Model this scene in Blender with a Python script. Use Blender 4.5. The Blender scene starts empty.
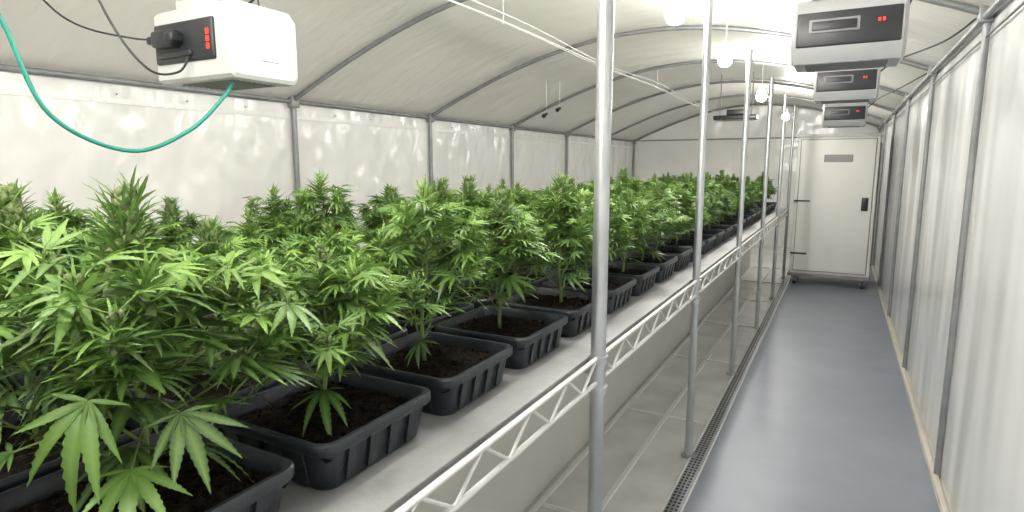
import bpy, math, random
import numpy as np
from mathutils import Vector, Matrix
random.seed(4); rng=np.random.default_rng(7)
SC=bpy.context.scene
H=1.6
YAW=math.radians(28.6); PIT=math.radians(8.5)
try:
    SC.view_settings.view_transform='Standard'
    SC.view_settings.look='None'
    SC.view_settings.exposure=0.0
except Exception as e: print(e)

# ------------------------------------------------ materials
def mat(name,col,rough=.5,metal=0,col2=None,nscale=8,stretch=(1,1,1),bump=0,bscale=20,bstretch=(1,1,1),emit=None,es=0,spec=None,bdist=.01,bdet=4):
    m=bpy.data.materials.new(name); m.use_nodes=True
    nt=m.node_tree; N=nt.nodes; L=nt.links
    b=N['Principled BSDF']
    b.inputs['Base Color'].default_value=(*col,1); b.inputs['Roughness'].default_value=rough; b.inputs['Metallic'].default_value=metal
    if spec is not None: b.inputs['Specular IOR Level'].default_value=spec
    tc=N.new('ShaderNodeTexCoord')
    if col2:
        mp=N.new('ShaderNodeMapping'); mp.inputs['Scale'].default_value=stretch
        n=N.new('ShaderNodeTexNoise'); n.inputs['Scale'].default_value=nscale; n.inputs['Detail'].default_value=5
        r=N.new('ShaderNodeValToRGB'); r.color_ramp.elements[0].position=.35; r.color_ramp.elements[1].position=.65
        r.color_ramp.elements[0].color=(*col,1); r.color_ramp.elements[1].color=(*col2,1)
        L.new(tc.outputs['Object'],mp.inputs[0]); L.new(mp.outputs[0],n.inputs['Vector']); L.new(n.outputs['Fac'],r.inputs[0]); L.new(r.outputs[0],b.inputs['Base Color'])
    if bump:
        mp=N.new('ShaderNodeMapping'); mp.inputs['Scale'].default_value=bstretch
        n=N.new('ShaderNodeTexNoise'); n.inputs['Scale'].default_value=bscale; n.inputs['Detail'].default_value=bdet
        bp=N.new('ShaderNodeBump'); bp.inputs['Strength'].default_value=bump; bp.inputs['Distance'].default_value=bdist
        L.new(tc.outputs['Object'],mp.inputs[0]); L.new(mp.outputs[0],n.inputs['Vector']); L.new(n.outputs['Fac'],bp.inputs['Height']); L.new(bp.outputs[0],b.inputs['Normal'])
    if emit:
        b.inputs['Emission Color'].default_value=(*emit,1); b.inputs['Emission Strength'].default_value=es
    return m
M={}
M['fab']=mat('white_pvc_fabric',(.76,.745,.70),.45,col2=(.81,.795,.75),nscale=1.5,bump=.6,bscale=2.2,bstretch=(1,2.5,1),bdist=.04,bdet=3)
M['wallL']=mat('white_sheeting',(.79,.795,.775),.22,col2=(.84,.845,.825),nscale=2,bump=.9,bscale=1.6,bstretch=(1,1.6,1),bdist=.1,bdet=2)
M['wallR']=mat('glossy_white_panel',(.76,.775,.78),.2,col2=(.80,.815,.82),nscale=.8,bump=.6,bscale=1.2,bstretch=(1,2.2,.5),bdist=.07,bdet=1)
M['floor']=mat('blue_grey_floor',(.195,.218,.262),.36,col2=(.22,.244,.29),nscale=3,bump=.1,bscale=60)
M['sub']=mat('grey_sheet_floor',(.60,.60,.60),.25,col2=(.72,.72,.71),nscale=4,bump=.3,bscale=5,bdist=.02)
M['panel']=mat('beige_panel',(.60,.58,.54),.5,col2=(.66,.64,.60),nscale=2)
M['steel']=mat('galvanised_steel',(.46,.48,.50),.34,.85,col2=(.56,.58,.60),nscale=25,stretch=(1,1,.3))
M['frame']=mat('grey_frame_tube',(.23,.24,.25),.45,.4,col2=(.29,.30,.31),nscale=10)
M['wire']=mat('white_wire',(.72,.72,.71),.35,.1,col2=(.77,.77,.76),nscale=30)
M['shelf']=mat('shelf_liner',(.17,.175,.18),.42,col2=(.26,.265,.27),nscale=6,stretch=(1,.4,1),bump=.4,bscale=14)
M['tray']=mat('black_plastic',(.014,.018,.025),.38,col2=(.021,.026,.034),nscale=12,bump=.1,bscale=80)
M['soil']=mat('potting_soil',(.003,.0024,.002),.95,col2=(.016,.011,.007),nscale=70,bump=1,bscale=90,bdist=.01,spec=.1)
M['curb']=mat('beige_curb',(.50,.47,.41),.6,col2=(.57,.54,.48),nscale=5)
M['white']=mat('painted_white_steel',(.76,.755,.72),.4,col2=(.79,.785,.75),nscale=3)
M['unit']=mat('grey_white_plastic',(.50,.50,.49),.4,col2=(.54,.54,.53),nscale=4)
M['gunit']=mat('mid_grey_plastic',(.33,.34,.35),.4,col2=(.37,.38,.39),nscale=4)
M['dark']=mat('dark_plastic',(.016,.018,.022),.35,col2=(.024,.026,.03),nscale=10)
M['grey']=mat('grey_plastic',(.20,.20,.21),.5,col2=(.25,.25,.26),nscale=10)
M['teal']=mat('teal_hose',(.01,.20,.15),.4,col2=(.015,.24,.18),nscale=10)
M['red']=mat('red_led',(.5,.02,.01),.4,emit=(1,.06,.03),es=2.0)
M['bulb']=mat('glowing_bulb',(1,1,1),.4,emit=(1,.96,.89),es=420)
M['fill_bulb']=mat('added_fill_bulb',(1,1,1),.4,emit=(1,.96,.89),es=125)  # weaker glow, used only by the added out-of-view fill lamps
M['stem']=mat('green_stem',(.10,.17,.04),.6,col2=(.16,.22,.07),nscale=20)
M['bud']=mat('flower_bud',(.06,.11,.03),.7,col2=(.20,.24,.10),nscale=120,bump=.5,bscale=200,bdist=.003)
# leaf
m=bpy.data.materials.new('cannabis_leaf'); m.use_nodes=True; nt=m.node_tree; N=nt.nodes; L=nt.links
b=N['Principled BSDF']; b.inputs['Roughness'].default_value=.42; b.inputs['Specular IOR Level'].default_value=.45
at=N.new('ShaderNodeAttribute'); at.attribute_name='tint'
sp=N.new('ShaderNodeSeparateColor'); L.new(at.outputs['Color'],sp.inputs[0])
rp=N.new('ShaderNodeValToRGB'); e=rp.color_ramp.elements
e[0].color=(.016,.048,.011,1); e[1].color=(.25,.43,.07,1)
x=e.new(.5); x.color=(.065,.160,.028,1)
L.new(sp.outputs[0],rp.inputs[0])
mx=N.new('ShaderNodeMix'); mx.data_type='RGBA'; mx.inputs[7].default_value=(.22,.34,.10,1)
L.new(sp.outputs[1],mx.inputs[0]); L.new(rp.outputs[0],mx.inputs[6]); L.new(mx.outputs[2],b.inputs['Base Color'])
tr=N.new('ShaderNodeBsdfTranslucent'); L.new(mx.outputs[2],tr.inputs['Color'])
ms=N.new('ShaderNodeMixShader'); ms.inputs[0].default_value=.25
L.new(b.outputs[0],ms.inputs[1]); L.new(tr.outputs[0],ms.inputs[2]); L.new(ms.outputs[0],N['Material Output'].inputs[0])
M['leaf']=m

# ------------------------------------------------ mesh builder
class MB:
    def __init__(s): s.v=[]; s.f=[]; s.m=[]; s.mats=[]; s.sm=[]
    def mi(s,k):
        if k not in s.mats: s.mats.append(k)
        return s.mats.index(k)
    def add(s,vs,fs,k,smooth=False):
        o=len(s.v); s.v+= [tuple(v) for v in vs]; i=s.mi(k)
        for f in fs: s.f.append(tuple(a+o for a in f)); s.m.append(i); s.sm.append(smooth)
    def box(s,a,b,k,bev=0):
        x0,y0,z0=[min(p,q) for p,q in zip(a,b)]; x1,y1,z1=[max(p,q) for p,q in zip(a,b)]
        if bev<=0:
            vs=[(x0,y0,z0),(x1,y0,z0),(x1,y1,z0),(x0,y1,z0),(x0,y0,z1),(x1,y0,z1),(x1,y1,z1),(x0,y1,z1)]
            s.add(vs,[(0,3,2,1),(4,5,6,7),(0,1,5,4),(1,2,6,5),(2,3,7,6),(3,0,4,7)],k); return
        import bmesh
        bm=bmesh.new(); bmesh.ops.create_cube(bm,size=1)
        for v in bm.verts: v.co=Vector(((x0+x1)/2+v.co.x*(x1-x0),(y0+y1)/2+v.co.y*(y1-y0),(z0+z1)/2+v.co.z*(z1-z0)))
        bmesh.ops.bevel(bm,geom=list(bm.edges),offset=bev,segments=3,profile=.5,affect='EDGES')
        bm.verts.index_update()
        s.add([v.co[:] for v in bm.verts],[[v.index for v in f.verts] for f in bm.faces],k,True); bm.free()
    def tube(s,pts,r,k,n=10,cap=True):
        pts=[Vector(p) for p in pts]; vs=[];fs=[]
        rr=r if isinstance(r,(list,tuple)) else [r]*len(pts)
        up=None
        for i,p in enumerate(pts):
            d=(pts[min(i+1,len(pts)-1)]-pts[max(i-1,0)]).normalized()
            if up is None: up=Vector((0,0,1)) if abs(d.z)<.9 else Vector((1,0,0))
            a=d.cross(up).normalized(); c=a.cross(d).normalized(); up=c
            for j in range(n):
                t=2*math.pi*j/n; vs.append(p+(a*math.cos(t)+c*math.sin(t))*rr[i])
        for i in range(len(pts)-1):
            for j in range(n):
                q=(j+1)%n; fs.append((i*n+j,i*n+q,(i+1)*n+q,(i+1)*n+j))
        if cap:
            fs.append(tuple(range(n-1,-1,-1))); o=(len(pts)-1)*n; fs.append(tuple(o+j for j in range(n)))
        s.add(vs,fs,k,True)
    def ball(s,c,r,k,n=12,sc=(1,1,1)):
        vs=[];fs=[];h=n//2
        for i in range(h+1):
            a=math.pi*i/h
            for j in range(n):
                t=2*math.pi*j/n; vs.append((c[0]+r*sc[0]*math.sin(a)*math.cos(t),c[1]+r*sc[1]*math.sin(a)*math.sin(t),c[2]+r*sc[2]*math.cos(a)))
        for i in range(h):
            for j in range(n):
                q=(j+1)%n; fs.append((i*n+j,(i+1)*n+j,(i+1)*n+q,i*n+q))
        s.add(vs,fs,k,True)
    def mesh(s,name):
        me=bpy.data.meshes.new(name); me.from_pydata(s.v,[],s.f)
        for k in s.mats: me.materials.append(M[k])
        me.polygons.foreach_set('material_index',s.m); me.polygons.foreach_set('use_smooth',s.sm)
        me.update(); 
        try: me.set_sharp_from_angle(angle=math.radians(40))
        except Exception: pass
        return me
    def obj(s,name,loc=(0,0,0),rz=0):
        o=bpy.data.objects.new(name,s.mesh(name)); SC.collection.objects.link(o); o.location=loc; o.rotation_euler=(0,0,rz); return o

# ------------------------------------------------ room
XL,XR,Y0,Y1=-4.07,.565,-2.2,13.05
pf=np.polyfit([-4.07,-3.2,-2.37,-1.76,-1,0,.565],[.55,.92,1.14,1.23,1.19,.93,.72],4)
def zr(x): return H+float(np.polyval(pf,x))
HOOPS=[-1.9,-.6,1.28,3.62,5.52,7.42,9.32,11.2,13.0]
b=MB(); b.box((-.545,Y0,-.05),(.515,Y1,0.0),'floor'); 
b.box((XL,Y0,-.05),(-.545,Y1,-.004),'sub'); b.box((.515,Y0,-.05),(XR+.03,Y1,-.001),'curb'); b.obj('floor')
# roof
nx,ny=40,200; vs=[];fs=[]
for j in range(ny+1):
    y=Y0+(Y1-Y0)*j/ny
    k=max([i for i in range(len(HOOPS)) if HOOPS[i]<=y] or [0]); a=HOOPS[k]; c=HOOPS[min(k+1,len(HOOPS)-1)]
    t=(y-a)/(c-a) if c>a else 0
    bul=.05*math.sin(math.pi*min(max(t,0),1))
    for i in range(nx+1):
        x=XL+(XR-XL)*i/nx; e=math.sin(math.pi*i/nx)
        vs.append((x,y,zr(x)+bul*min(1,e*2)))
for j in range(ny):
    for i in range(nx):
        o=j*(nx+1)+i; fs.append((o,o+nx+1,o+nx+2,o+1))
b=MB(); b.add(vs,fs,'fab',True); b.obj('ceiling')
b=MB(); zl=zr(XL); b.box((XL-.02,Y0,0),(XL,Y1,zl+.01),'wallL'); b.obj('wall_left')
b=MB(); zz=zr(XR); b.box((XR,Y0,0),(XR+.02,Y1,zz+.01),'wallR'); b.obj('wall_right')
for nm,y in(('wall_back',Y1),('wall_front',Y0)):
    b=MB(); xs=np.linspace(XL,XR,30)
    vs=[(XL,y,0)]+[(float(x),y,zr(float(x))+.02) for x in xs]+[(XR,y,0)]
    b.add(vs,[tuple(range(len(vs)))],'wallL'); b.obj(nm)
# tent frame
b=MB()
for y in HOOPS:
    xs=np.linspace(XL+.03,XR-.03,36)
    b.tube([(float(x),y,zr(float(x))-.026) for x in xs],.018,'frame')
    b.tube([(XL+.03,y,0),(XL+.03,y,zl)],.022,'frame'); b.tube([(XR-.022,y,0),(XR-.022,y,zz-.01)],.016,'frame')
    b.box((XL+.001,y-.04,zl-.07),(XL+.06,y+.04,zl+.03),'frame',.006)
    b.box((XR-.06,y-.03,zz-.06),(XR-.001,y+.03,zz+.02),'frame',.006)
b.tube([(XL+.03,Y0,zl-.02),(XL+.03,Y1,zl-.02)],.018,'frame')
b.tube([(XR-.03,Y0,zz-.03),(XR-.03,Y1,zz-.03)],.018,'frame')
b.tube([(XR-.02,Y0,zz-.12),(XR-.02,Y1,zz-.12)],.006,'frame')
b.tube([(XL+.03,Y1-.03,zl),(XR-.03,Y1-.03,zl)],.012,'frame')
b.obj('tent_frame')
b=MB(); b.box((XL+.002,Y0,zl-.16),(XL+.008,Y1,zl-.125),'wire')
y=Y0+.2
while y<Y1-.1:
    b.ball((XL+.008,y,zl-.1),.006,'grey',8); y+=.47
b.obj('trim_1')
b=MB(); b.box((.518,Y0,0),(.548,Y1,.02),'curb',.006); b.obj('baseboard_right')
# drain grate
b=MB(); b.box((-.63,Y0,-.004),(-.545,Y1,.006),'steel'); 
for xx in(-.63,-.549): b.box((xx,Y0,0),(xx+.006,Y1,.012),'wire')
y=.6
while y<11:
    for x in(-.612,-.592,-.572): b.box((x-.006,y,.0062),(x+.006,y+.018,.0068),'dark')
    y+=.032
b.obj('floor_drain_grate')
b=MB(); b.box((-1.22,Y0+.1,0),(-1.20,10.2,.93),'panel')
b.obj('shelf_back_panel')
b=MB()
for x in(-1.17,-.9): b.box((x,Y0,-.004),(x+.022,10.2,.012),'wire')
for k in range(8):
    y=1.1+1.3*k; b.box((-1.17,y,-.004),(-.64,y+.02,.008),'wire')
b.obj('floor_sheet_trim')

# ------------------------------------------------ shelving
b=MB(); PX=-.645; PY=[-.12,1.76,3.24,4.76,6.3,7.85,9.4]; ST=1.0
for y in PY:
    r=.0245 if y<2.5 else .020
    b.tube([(PX,y,.0),(PX,y,H+.83)],r,'steel',16)
    for z in(ST-.11,ST-.01,): b.tube([(PX,y,z-.012),(PX,y,z+.012)],r+.008,'steel',16)
    b.tube([(PX,y,0),(PX,y,.012)],.04,'steel',16)
    for xx in(-2.25,): b.tube([(xx,y,0),(xx,y,ST-.01)],.02,'steel')
    b.box((-2.25,y-.015,ST-.06),(PX,y+.015,ST-.02),'steel')
def truss(x,y0,y1,z0,z1,p=.115,r=.0045,R=.0075):
    b.tube([(x,y0,z1),(x,y1,z1)],R,'wire'); b.tube([(x,y0,z0),(x,y1,z0)],R,'wire')
    n=int((y1-y0)/p)
    for i in range(n):
        a,c=(z0,z1) if i%2 else (z1,z0)
        b.tube([(x,y0+(y1-y0)*i/n,a),(x,y0+(y1-y0)*(i+1)/n,c)],r,'wire',6)
for a,c in zip(PY[:-1],PY[1:]):
    truss(PX+.002,a+.02,c-.02,ST-.085,ST-.004)
b.box((-2.28,Y0+.5,ST-.018),(-.668,9.5,ST),'shelf',.004)
b.obj('wire_shelving_rack')

# ------------------------------------------------ tray
def rrect(hx,hy,r,z,n=5):
    out=[]
    for cx,cy,a0 in((hx-r,hy-r,0),(-hx+r,hy-r,90),(-hx+r,-hy+r,180),(hx-r,-hy+r,270)):
        for i in range(n+1):
            a=math.radians(a0+90*i/n); out.append((cx+r*math.cos(a),cy+r*math.sin(a),z))
    return out
def tray_mesh():
    b=MB(); loops=[rrect(.140,.140,.03,0),rrect(.144,.144,.03,.006),rrect(.155,.155,.03,.078),rrect(.165,.165,.034,.080),rrect(.168,.168,.035,.085),rrect(.168,.168,.035,.100),rrect(.165,.165,.034,.104),rrect(.157,.157,.03,.104),rrect(.154,.154,.03,.100),rrect(.150,.150,.03,.055)]
    n=len(loops[0]); vs=sum(loops,[]); fs=[]
    for i in range(len(loops)-1):
        for j in range(n):
            q=(j+1)%n; fs.append((i*n+j,i*n+q,(i+1)*n+q,(i+1)*n+j))
    fs.append(tuple(range(n-1,-1,-1))); b.add(vs,fs,'tray',True)
    for s in(-1,1):
        for t in(-.09,-.03,.03,.09):
            w=.012
            for ax in(0,1):
                def P(u,o,z): return (s*o,u,z) if ax==0 else (u,s*o,z)
                vs=[P(t-w,.144,.010),P(t+w,.144,.010),P(t+w,.160,.081),P(t-w,.160,.081),P(t-w,.150,.010),P(t+w,.150,.010),P(t+w,.163,.081),P(t-w,.163,.081)]
                b.add(vs,[(0,1,2,3),(7,6,5,4),(0,4,5,1),(1,5,6,2),(3,7,4,0),(2,6,7,3)],'tray')
    g=26; vs=[];fs=[]
    for j in range(g+1):
        for i in range(g+1):
            x=-.152+.304*i/g; y=-.152+.304*j/g; e=max(abs(x),abs(y))/.152
            vs.append((x,y,.070+.012*(1-e**4)+random.uniform(-.006,.007)))
    for j in range(g):
        for i in range(g):
            o=j*(g+1)+i; fs.append((o,o+1,o+g+2,o+g+1))
    b.add(vs,fs,'soil',False)
    for _ in range(140):
        r=random.uniform(.002,.006); b.ball((random.uniform(-.14,.14),random.uniform(-.14,.14),.080),r,'soil',6)
    return b.mesh('grow_tray')
TRAY=tray_mesh()

# ------------------------------------------------ plants
def leaf_tmpl(nl,droop,wf,fold=.3,cup=0,rows=12,zig=.84):
    angs={7:[0,26,-26,52,-52,88,-88],5:[0,31,-31,66,-66],3:[0,34,-34]}[nl]
    lens={7:[1,.94,.94,.74,.74,.42,.42],5:[1,.84,.84,.52,.52],3:[1,.7,.7]}[nl]
    V=[];F=[];C=[]
    for a,l in zip(angs,lens):
        a=math.radians(a+random.uniform(-5,5)); l*=random.uniform(.92,1.05); d=(math.cos(a),math.sin(a)); p=(-math.sin(a),math.cos(a)); o=len(V)
        w=wf*(.7+.3*l)*l
        bend=random.uniform(-.12,.12); dr=droop*random.uniform(.4,1.7)
        for i in range(rows+1):
            t=i/rows; s=math.sin(math.pi*t**.8)**.9 if 0<t<1 else 0
            s=max(s,.06 if i<rows else 0)
            hw=w*s*(1.0 if i%2 else zig)
            tt=t*l; z=-dr*tt*tt+cup*tt
            bx=bend*t*t*l
            for q in(-1,0,1):
                along=tt-(0.022*l if (q and i%2==0 and 0<i<rows) else 0)
                V.append((d[0]*along+p[0]*(q*hw+bx),d[1]*along+p[1]*(q*hw+bx),z+abs(q)*hw*fold))
                C.append(0 if q else .6)
        for i in range(rows):
            k=o+i*3; F+=[(k,k+3,k+4,k+1),(k+1,k+4,k+5,k+2)]
    return np.array(V),np.array(F),np.array(C)
FAN=[leaf_tmpl(7,d,w,f,c,22) for d,w,f,c in((.25,.098,.25,.05),(.4,.092,.3,.1),(.12,.102,.35,0),(.5,.095,.25,.1),(.3,.105,.2,.15))]
MID=[leaf_tmpl(5,d,w,f,c,rows=14) for d,w,f,c in((.2,.098,.3,.05),(.4,.09,.3,.1),(.0,.095,.4,0),(.3,.10,.2,.1))]
SML=[leaf_tmpl(3,d,.085,.4,c,rows=6) for d,c in((.3,.1),(.5,.0),(-.1,0))]+[leaf_tmpl(5,.3,.08,.4,rows=7)]
def plant_mesh(seed,Ht,spread,cola,name,fs=1.0,extra=()):
    R=random.Random(seed); b=MB(); LV=[];LF=[];LC=[];off=0
    def leaf(kind,p,d,size,tint,roll=0.5):
        nonlocal off
        V,F,C=R.choice(kind)
        d=Vector(d).normalized(); up=Vector((R.uniform(-roll,roll),R.uniform(-roll,roll),1))
        y=up.cross(d)
        if y.length<.05: y=Vector((1,0,0)).cross(d)
        y.normalize(); z=d.cross(y)
        mt=np.array([d[:],y[:],z[:]])*size
        W=V@mt+np.array(p[:]); LV.append(W); LF.append(F+off)
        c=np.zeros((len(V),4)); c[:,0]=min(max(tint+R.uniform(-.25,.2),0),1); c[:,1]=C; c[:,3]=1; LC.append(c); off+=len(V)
    def fan(kind,p,az,el,pet,size,tint,dl=None):
        d=Vector((math.cos(az)*math.cos(el),math.sin(az)*math.cos(el),math.sin(el)))
        q=Vector(p)+d*pet; b.tube([p,q],.0012,'stem',4,False)
        el2=el-(R.uniform(.15,.65) if dl is None else dl)
        leaf(kind,q,(math.cos(az)*math.cos(el2),math.sin(az)*math.cos(el2),math.sin(el2)),size,tint)
    def cluster(p,n,size,tint,el0=.7,h=.03,bud=0):
        a=R.uniform(0,6)
        for i in range(n):
            a+=2.4; t=i/n; el=el0-.6+1.25*t
            leaf(SML if i>n*.4 else MID,Vector(p)+Vector((0,0,-h*(1-t))),(math.cos(a)*math.cos(el),math.sin(a)*math.cos(el),math.sin(el)),size*(1.35-.6*t)*R.uniform(.85,1.15),tint+.2*t,.5)
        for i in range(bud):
            a=R.uniform(0,6.28); b.ball(Vector(p)+Vector((.008*math.cos(a),.008*math.sin(a),R.uniform(-h,.012))),R.uniform(.003,.006),'bud',6,(1,1,1.4))
    lean=(R.uniform(-.03,.03),R.uniform(-.03,.03))
    def SP(t): return Vector((lean[0]*t+.006*math.sin(t*9+seed),lean[1]*t+.006*math.cos(t*8+seed),Ht*t))
    b.tube([SP(i/12) for i in range(13)],[.0065*(1-.6*i/12) for i in range(13)],'stem',8)
    n=9; az=R.uniform(0,6)
    for i in range(n):
        t=.14+(.56 if cola==2 else .71)*i/(n-1); az+=math.pi/2+R.uniform(-.35,.35); p=SP(t)
        for s in(0,math.pi):
            a=az+s+R.uniform(-.3,.3)
            sz=fs*(.080+.045*math.sin(math.pi*min(1,t*1.05)))*R.uniform(.85,1.2)*(1-.3*max(0,t-.6)/.3)
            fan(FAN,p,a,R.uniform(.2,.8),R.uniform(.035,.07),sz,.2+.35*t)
            if t<.80:
                # branches sweep outward then turn upward, ending in their own spear
                hi=.86 if cola==2 else 1.0
                tgt=Ht*min(hi,R.uniform(.42+.45*t,.64+.42*t))
                rad=spread*(.95-.72*t)*R.uniform(.7,1.2)
                p1=Vector((p.x+rad*.75*math.cos(a),p.y+rad*.75*math.sin(a),p.z+.35*(tgt-p.z)))
                p2=Vector((p.x+rad*math.cos(a+.1),p.y+rad*math.sin(a+.1),max(tgt,p.z+.05)))
                pts=[]
                for k in range(8):
                    u=k/7; pts.append(p*(1-u)**2+p1*2*u*(1-u)+p2*u*u)
                b.tube(pts,[.003*(1-.08*k) for k in range(8)],'stem',5)
                for k in(3,4,5,6,7):
                    ba=a+(math.pi/2 if k%2 else 0)+R.uniform(-.4,.4)
                    for s2 in(0,math.pi):
                        if s2 and k%2==0 and R.random()<.5: continue
                        fan(MID if R.random()<.35 else FAN,pts[k],ba+s2,R.uniform(.1,.8),R.uniform(.012,.035),fs*R.uniform(.055,.095)*(1.1-.04*k),.15+.065*k+.15*t)
                cluster(pts[-1],13,fs*R.uniform(.04,.06),.5+.15*t,.8,.055,10 if cola else 4)
    top=SP(1)
    if cola:
        ln=.62 if cola==2 else .5
        for i in range(420):
            t=R.random(); z=Ht*(1.08-ln*t); rr=.010+.022*t**.6; a=R.uniform(0,6.28); c=SP(min(1,z/Ht)); c=Vector((c.x+rr*math.cos(a)*R.uniform(.3,1),c.y+rr*math.sin(a)*R.uniform(.3,1),z))
            b.ball(c,R.uniform(.005,.009),'bud',6,(1,1,1.4))
        for i in range(100):
            t=i/100; z=Ht*(1.06-ln*t); a=i*2.4; el=1.2-.95*t
            c=SP(min(1,z/Ht)); leaf(SML,Vector((c.x+.016*math.cos(a),c.y+.016*math.sin(a),z)),(math.cos(a)*math.cos(el),math.sin(a)*math.cos(el),math.sin(el)),fs*R.uniform(.032,.052)*(1+.5*t),.42,.5)
    if cola==2: cluster(top,12,fs*.045,.55,.95,.05,40)
    else: cluster(top,18,fs*.062,.55,.85,.085,40)
    for (p,d,sz,ti) in extra:
        p=Vector(p); d=Vector(d).normalized()
        b.tube([SP(min(.95,max(.2,p.z/Ht))),p],.0016,'stem',5,False)
        leaf(FAN[:3],p,d,sz,ti,.15)
    V=np.concatenate(LV); F=np.concatenate(LF); C=np.concatenate(LC)
    nv=len(b.v); allv=b.v+[tuple(v) for v in V.tolist()]; allf=b.f+[tuple(a+nv for a in f) for f in F.tolist()]
    me=bpy.data.meshes.new(name); me.from_pydata(allv,[],allf)
    for k in b.mats: me.materials.append(M[k])
    li=len(b.mats); me.materials.append(M['leaf'])
    me.polygons.foreach_set('material_index',b.m+[li]*len(F)); me.polygons.foreach_set('use_smooth',[True]*len(allf))
    ca=me.color_attributes.new('tint','FLOAT_COLOR','POINT')
    col=np.zeros((nv+len(V),4)); col[:,3]=1; col[nv:]=C; ca.data.foreach_set('color',col.ravel())
    me.update(); return me
EX=[((.125,-.125,.235),(.25,-.75,-.95),.125,.42),((.16,-.03,.19),(.8,-.2,-.55),.12,.35),((.02,-.17,.16),(-.3,-.8,-.5),.13,.3),
    ((.14,-.09,.13),(.7,-.5,-.35),.115,.45),((-.06,-.14,.25),(-.5,-.8,-.3),.125,.4),((.10,.10,.22),(.8,.55,-.2),.12,.4),
    ((.0,-.08,.30),(-.4,-.9,.1),.12,.5),((.05,.08,.31),(.5,.8,.15),.115,.5)]
PM_COLA=plant_mesh(11,.455,.25,2,'flowering_plant',1.12,EX)
PM_A=plant_mesh(27,.355,.21,0,'bushy_plant',.98)
PMS=[plant_mesh(31+i,h,sp,c,'mature_plant',f) for i,(h,sp,c,f) in enumerate(((.44,.2,0,.95),(.39,.23,0,.9),(.45,.2,1,.92),(.37,.21,0,1),(.42,.24,0,.9)))]
for row,x in enumerate((-.935,-1.305,-1.675,-2.045)):
    for k in range(-1,23):
        y=.5+.385*k
        e=bpy.data.objects.new('potted_cannabis_plant',None); e.empty_display_size=.05; SC.collection.objects.link(e); e.location=(x,y,ST+.0005)
        o=bpy.data.objects.new('grow_tray',TRAY); SC.collection.objects.link(o); o.parent=e; o.rotation_euler=(0,0,random.choice((0,1,2,3))*math.pi/2)
        jx,jy=random.uniform(-.025,.025),random.uniform(-.025,.025); rz=random.uniform(0,6.28)
        sz=1
        if row==0 and k==0: me=PM_COLA; s=1; jx=jy=0; rz=0
        elif row==0 and k==1: me=PM_A; s=1; jx=jy=0
        else: me=random.choice(PMS); s=random.uniform(.80,1.04) if row else random.uniform(.84,1.0); sz=random.uniform(.94,1.14)
        if row==0 and k==2: s,sz,me=1.0,1.06,PMS[0]
        if row==1 and k==0: s,sz,me=1.0,1.0,PMS[2]
        if k>12: s*=.93
        o=bpy.data.objects.new('cannabis_plant',me); SC.collection.objects.link(o); o.parent=e; o.location=(jx,jy,.074); o.rotation_euler=(0,0,rz); o.scale=(s,s,s*sz)

# ------------------------------------------------ cabinet
b=MB(); cx0,cx1,cy=-.55,.40,9.0
b.box((cx0,cy,.15),(cx1,cy+.75,2.01),'white',.012)
b.box((cx0-.012,cy-.012,1.975),(cx1+.012,cy+.76,2.02),'unit',.008)
b.box((cx0-.02,cy-.03,.115),(cx1+.02,cy+.77,.16),'grey',.008)
b.box((cx0+.05,cy-.03,.20),(cx1-.045,cy-.004,1.945),'white',.006)
b.box((cx0+.040,cy-.008,.19),(cx1-.035,cy+.002,1.955),'grey')
b.box((-.22,cy-.034,1.655),(.11,cy-.027,1.75),'grey',.002)
for i in range(7): b.box((-.21,cy-.042,1.662+i*.012),(.10,cy-.033,1.667+i*.012),'unit')
b.box((.245,cy-.05,1.03),(.32,cy-.027,1.2),'dark',.006); b.box((.265,cy-.075,1.06),(.29,cy-.045,1.17),'dark',.006)
for z in(1.13,.42): b.box((cx0+.0,cy-.036,z),(cx0+.2,cy-.026,z+.022),'dark',.003)
for x in(cx0+.07,cx1-.07):
    for y in(cy+.03,cy+.68):
        b.box((x-.04,y-.04,.10),(x+.04,y+.04,.118),'grey'); b.tube([(x-.02,y,.052),(x+.02,y,.052)],.052,'dark',18)
        b.tube([(x-.022,y,.052),(x+.022,y,.052)],.022,'unit',14)
        b.box((x-.030,y-.02,.04),(x-.024,y+.02,.10),'unit'); b.box((x+.024,y-.02,.04),(x+.030,y+.02,.10),'unit')
b.box((cx1+.0,cy+.1,.3),(cx1+.025,cy+.6,1.9),'grey',.004)  # grey slab stands in for the shade in the gap beside the cabinet
b.obj('rolling_equipment_cabinet')

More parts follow.
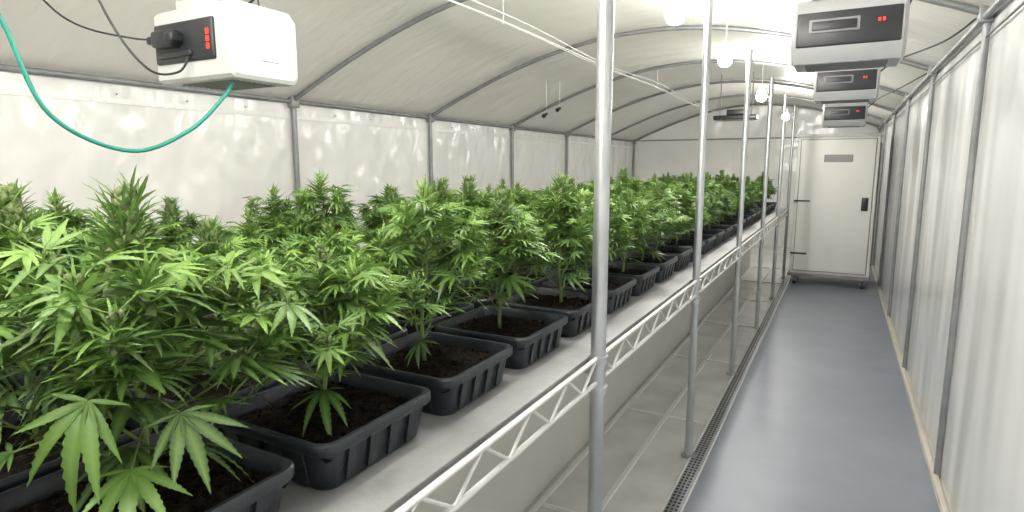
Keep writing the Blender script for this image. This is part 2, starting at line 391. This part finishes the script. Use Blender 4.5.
# ------------------------------------------------ ventilation units
def unit(port,hang,name,loc,rz=0):
    b=MB(); w,d,h=(.2 if port else .178),.14,.125
    body='unit' if port else 'gunit'
    if port: prof=[(-d,-h+.012),(-d+.012,-h),(d-.02,-h),(d,-h+.02),(d,h-.03),(d-.03,h),(-d+.02,h),(-d,h-.02)]
    else: prof=[(-d+.03,-h+.0),(d-.03,-h),(d,-h+.03),(d,h-.05),(d-.05,h),(-d+.09,h),(-d+.03,h-.03),(-d,h-.075),(-d,-h+.05)]
    n=len(prof); ev=.012
    vs=[(-w,p[0],p[1]) for p in prof]+[(w,p[0],p[1]) for p in prof]
    vs+= [(-w-ev,p[0]*.9,p[1]*.9) for p in prof]+[(w+ev,p[0]*.9,p[1]*.9) for p in prof]
    fs=[(j,(j+1)%n,n+(j+1)%n,n+j) for j in range(n)]+[(2*n+j,2*n+(j+1)%n,(j+1)%n,j) for j in range(n)]+[(n+j,n+(j+1)%n,3*n+(j+1)%n,3*n+j) for j in range(n)]
    fs+=[tuple(range(2*n,3*n)),tuple(range(4*n-1,3*n-1,-1))]
    b.add(vs,fs,body)
    if port:
        b.box((-w+.006,-d-.01,-.062),(w-.07,-d+.01,.075),'dark',.008)
        b.box((-.155,-d-.05,-.012),(-.04,-d,.045),'dark',.012)
        b.box((-.195,-d-.04,.004),(-.13,-d,.032),'dark',.008)
        b.box((-.07,-d-.055,.0),(-.025,-d,.035),'dark',.01)
        b.box((-.17,-d-.02,-.045),(.02,-d,-.022),'dark',.006)
    else:
        b.box((-w+.006,-d-.006,-.068),(w-.006,-d+.02,.058),'dark',.006)
        b.box((-.13,-d-.012,-.02),(.04,-d-.004,.03),'grey',.004)
        b.box((-.12,-d-.014,-.012),(.03,-d-.008,.022),'dark',.003)
    x0=.105
    for q in range(3 if port else 2):
        z0=.028-q*.024 if port else .01; xx=x0 if port else .10+.014*q; k=.85 if port else .5
        for s in(-1,1):
            b.box((xx+s*.006*k-.0008,-d-.014,z0-.010*k),(xx+s*.006*k+.0008,-d-.006,z0+.010*k),'red')
        for zz_ in(-1,0,1): b.box((xx-.005*k,-d-.014,z0+zz_*.009*k-.0008),(xx+.005*k,-d-.006,z0+zz_*.009*k+.0008),'red')
    for i in range(9): b.box((-.14,-.09+i*.022,-h-.003),(.14,-.084+i*.022,-h+.001),'grey')
    b.box((w+.008,-.03,-.06),(w+.016,.05,.0),body,.003)
    b.box((-w*.6,-.05,h-.002),(w*.6,.06,h+.012),'grey',.004)
    if port: b.box((-.12,-.11,h),(.02,-.02,h+.035),body,.008)
    for sx in(-.12,.12):
        for sy in(-.04,.05): b.tube([(sx,sy,h),(sx,sy,h+hang)],.0035,'dark' if port else 'steel',6)
        if not port: b.box((sx-.012,-.07,h),(sx+.012,.08,h+.006),'steel')
    b.box((-.14,-.06,h+hang),(.14,.07,h+hang+.015),'steel')
    return b.obj(name,loc,rz)
unit(True,.50,'ventilation_unit',(-2.0,1.5,H+.42),0)
for y,z in((2.78,.517),(4.75,.56),(6.85,.51)):
    x=-.02; unit(False,zr(x+.12)-(H+z)-.125-.03,'ventilation_unit',(x,y,H+z))

# ------------------------------------------------ cables
def smooth(pts,n=10):
    P=[Vector(p) for p in pts]; P=[P[0]]+P+[P[-1]]; out=[]
    for i in range(1,len(P)-2):
        for k in range(n):
            t=k/n; a,b_,c,d=P[i-1],P[i],P[i+1],P[i+2]
            out.append(.5*((2*b_)+(c-a)*t+(2*a-5*b_+4*c-d)*t*t+(3*b_-a-3*c+d)*t**3))
    out.append(P[-2]); return out
b=MB(); b.tube(smooth([(-1.95,.55,2.79),(-1.98,.65,2.35),(-2.0,.74,2.12),(-2.0,.82,1.986),(-1.98,.90,1.745),(-1.93,1.084,1.647),(-1.90,1.264,1.718),(-1.875,1.385,1.84),(-1.87,1.42,1.896)]),.0065,'teal'); b.obj('teal_hose')
b=MB()
b.tube(smooth([(-2.2,1.0,zr(-2.2)-.04),(-2.25,1.12,2.4),(-2.2,1.2,2.1),(-2.10,1.26,1.93),(-2.02,1.32,1.92),(-2.0,1.355,1.99)]),.004,'dark',8)
b.tube(smooth([(-3.1,1.28,zr(-3.1)-.05),(-2.9,1.4,2.22),(-2.6,1.5,2.12),(-2.22,1.5,2.08)]),.004,'dark',8)
b.tube(smooth([(-2.0,1.5,2.17),(-1.9,1.5,2.35),(-1.8,1.45,2.6),(-1.8,1.4,zr(-1.8)-.03)]),.005,'dark',8)
b.tube(smooth([(-1.95,1.55,2.17),(-1.75,1.6,2.35),(-1.6,1.62,2.6),(-1.55,1.65,zr(-1.55)-.03)]),.005,'dark',8)
b.obj('power_cable')
b=MB()
for x,z,s in((-2.1,.97,.04),(-2.02,.99,.06),(-2.0,.93,.03)):
    b.tube(smooth([(x,-2.1,H+z),(x,1,H+z-s),(x,3.62,H+z),(x+.03,5.5,H+z-s),(x,7.42,H+z),(x,9.3,H+z-s*.7)]+[(x,11.2,H+z)]),.004,'wire',6)
for y in(-1.9,3.62,7.42,11.2): b.tube([(-2.04,y,zr(-2.04)-.03),(-2.04,y,H+.93)],.003,'wire',6)
b.obj('ceiling_wire')
for P in ([(XR-.1,-1,H+.80),(.45,1.5,H+.78),(.42,2.6,H+.70),(.25,2.9,H+.74),(.172,2.9,H+.60)],
          [(XR-.07,3.6,zz-.04),(.40,3.8,H+.62),(.25,4.6,H+.66),(.17,4.8,H+.62)],
          [(XR-.07,5.5,zz-.04),(.35,5.9,H+.62),(.25,6.6,H+.62),(.17,6.9,H+.56)]):
    b=MB(); b.tube(smooth(P),.005,'dark',8); b.obj('power_cable')

# ------------------------------------------------ lamps
def lamp(x,y,z,name='hanging_bulb_or_fill_lamp',k='bulb'):
    b=MB(); top=zr(x)-.02-z
    # pear-shaped bulb, lathe from rings
    prof=[(.0,-.072),(.022,-.068),(.040,-.055),(.050,-.032),(.051,-.01),(.044,.015),(.033,.036),(.026,.055)]
    n=18; vs=[];fs=[]
    for r,zz_ in prof:
        for j in range(n):
            a=2*math.pi*j/n; vs.append((r*math.cos(a),r*math.sin(a),zz_))
    for i in range(len(prof)-1):
        for j in range(n): q=(j+1)%n; fs.append((i*n+j,i*n+q,(i+1)*n+q,(i+1)*n+j))
    b.add(vs,fs,k,True)
    b.tube([(0,0,.05),(0,0,.11)],[.028,.024],'white',14)
    b.tube([(0,0,.1),(0,0,top)],.005,'white',8); b.tube([(0,0,top-.02),(0,0,top)],.035,'white',14)
    return b.obj(name,(x,y,z))
for y in(-1.4,.2,1.75,3.28,4.8,7.1,10.2): lamp(-.82,y,H+(.80 if y<5 else .76))
for x,y in((-2.5,-.9),(-1.6,-1.7),(-2.3,.2),(-1.5,.7)): lamp(x,y,zr(x)-.22,k='fill_bulb')  # added fill lamps outside the frame, to brighten the near plants
b=MB(); b.box((-.27,-.1,-.03),(.27,.1,.03),'dark',.01)
for i in range(8): b.box((-.24,-.09+i*.023,-.036),(.24,-.083+i*.023,-.03),'grey')
for sx in(-.2,.2): b.tube([(sx,0,.03),(sx,0,zr(-1.3)-H-.64)],.006,'grey',6)
b.box((-.1,-.11,.03),(.12,.02,.1),'dark',.01)
b.obj('ceiling_heater',(-1.3,8.6,H+.64))
for x,y,z in((-3.05,6.4,.60),(-2.98,6.62,.68)):
    b=MB(); b.tube([(0,-.05,-.03),(0,.03,0)],[.024,.016],'dark',14); b.tube([(0,.02,0),(0,.02,zr(x)-H-z)],.003,'wire',6); b.obj('ceiling_sensor',(x,y,H+z))

# ------------------------------------------------ world, camera
w=bpy.data.worlds.new('world'); SC.world=w; w.use_nodes=True; w.node_tree.nodes['Background'].inputs[0].default_value=(.8,.85,.9,1); w.node_tree.nodes['Background'].inputs[1].default_value=.3
cam=bpy.data.cameras.new('camera'); co=bpy.data.objects.new('camera',cam); SC.collection.objects.link(co)
co.location=(0,0,H); co.rotation_euler=(math.pi/2-PIT,0,YAW); cam.sensor_width=36; cam.lens=600/1024*36; cam.clip_start=.02
SC.camera=co
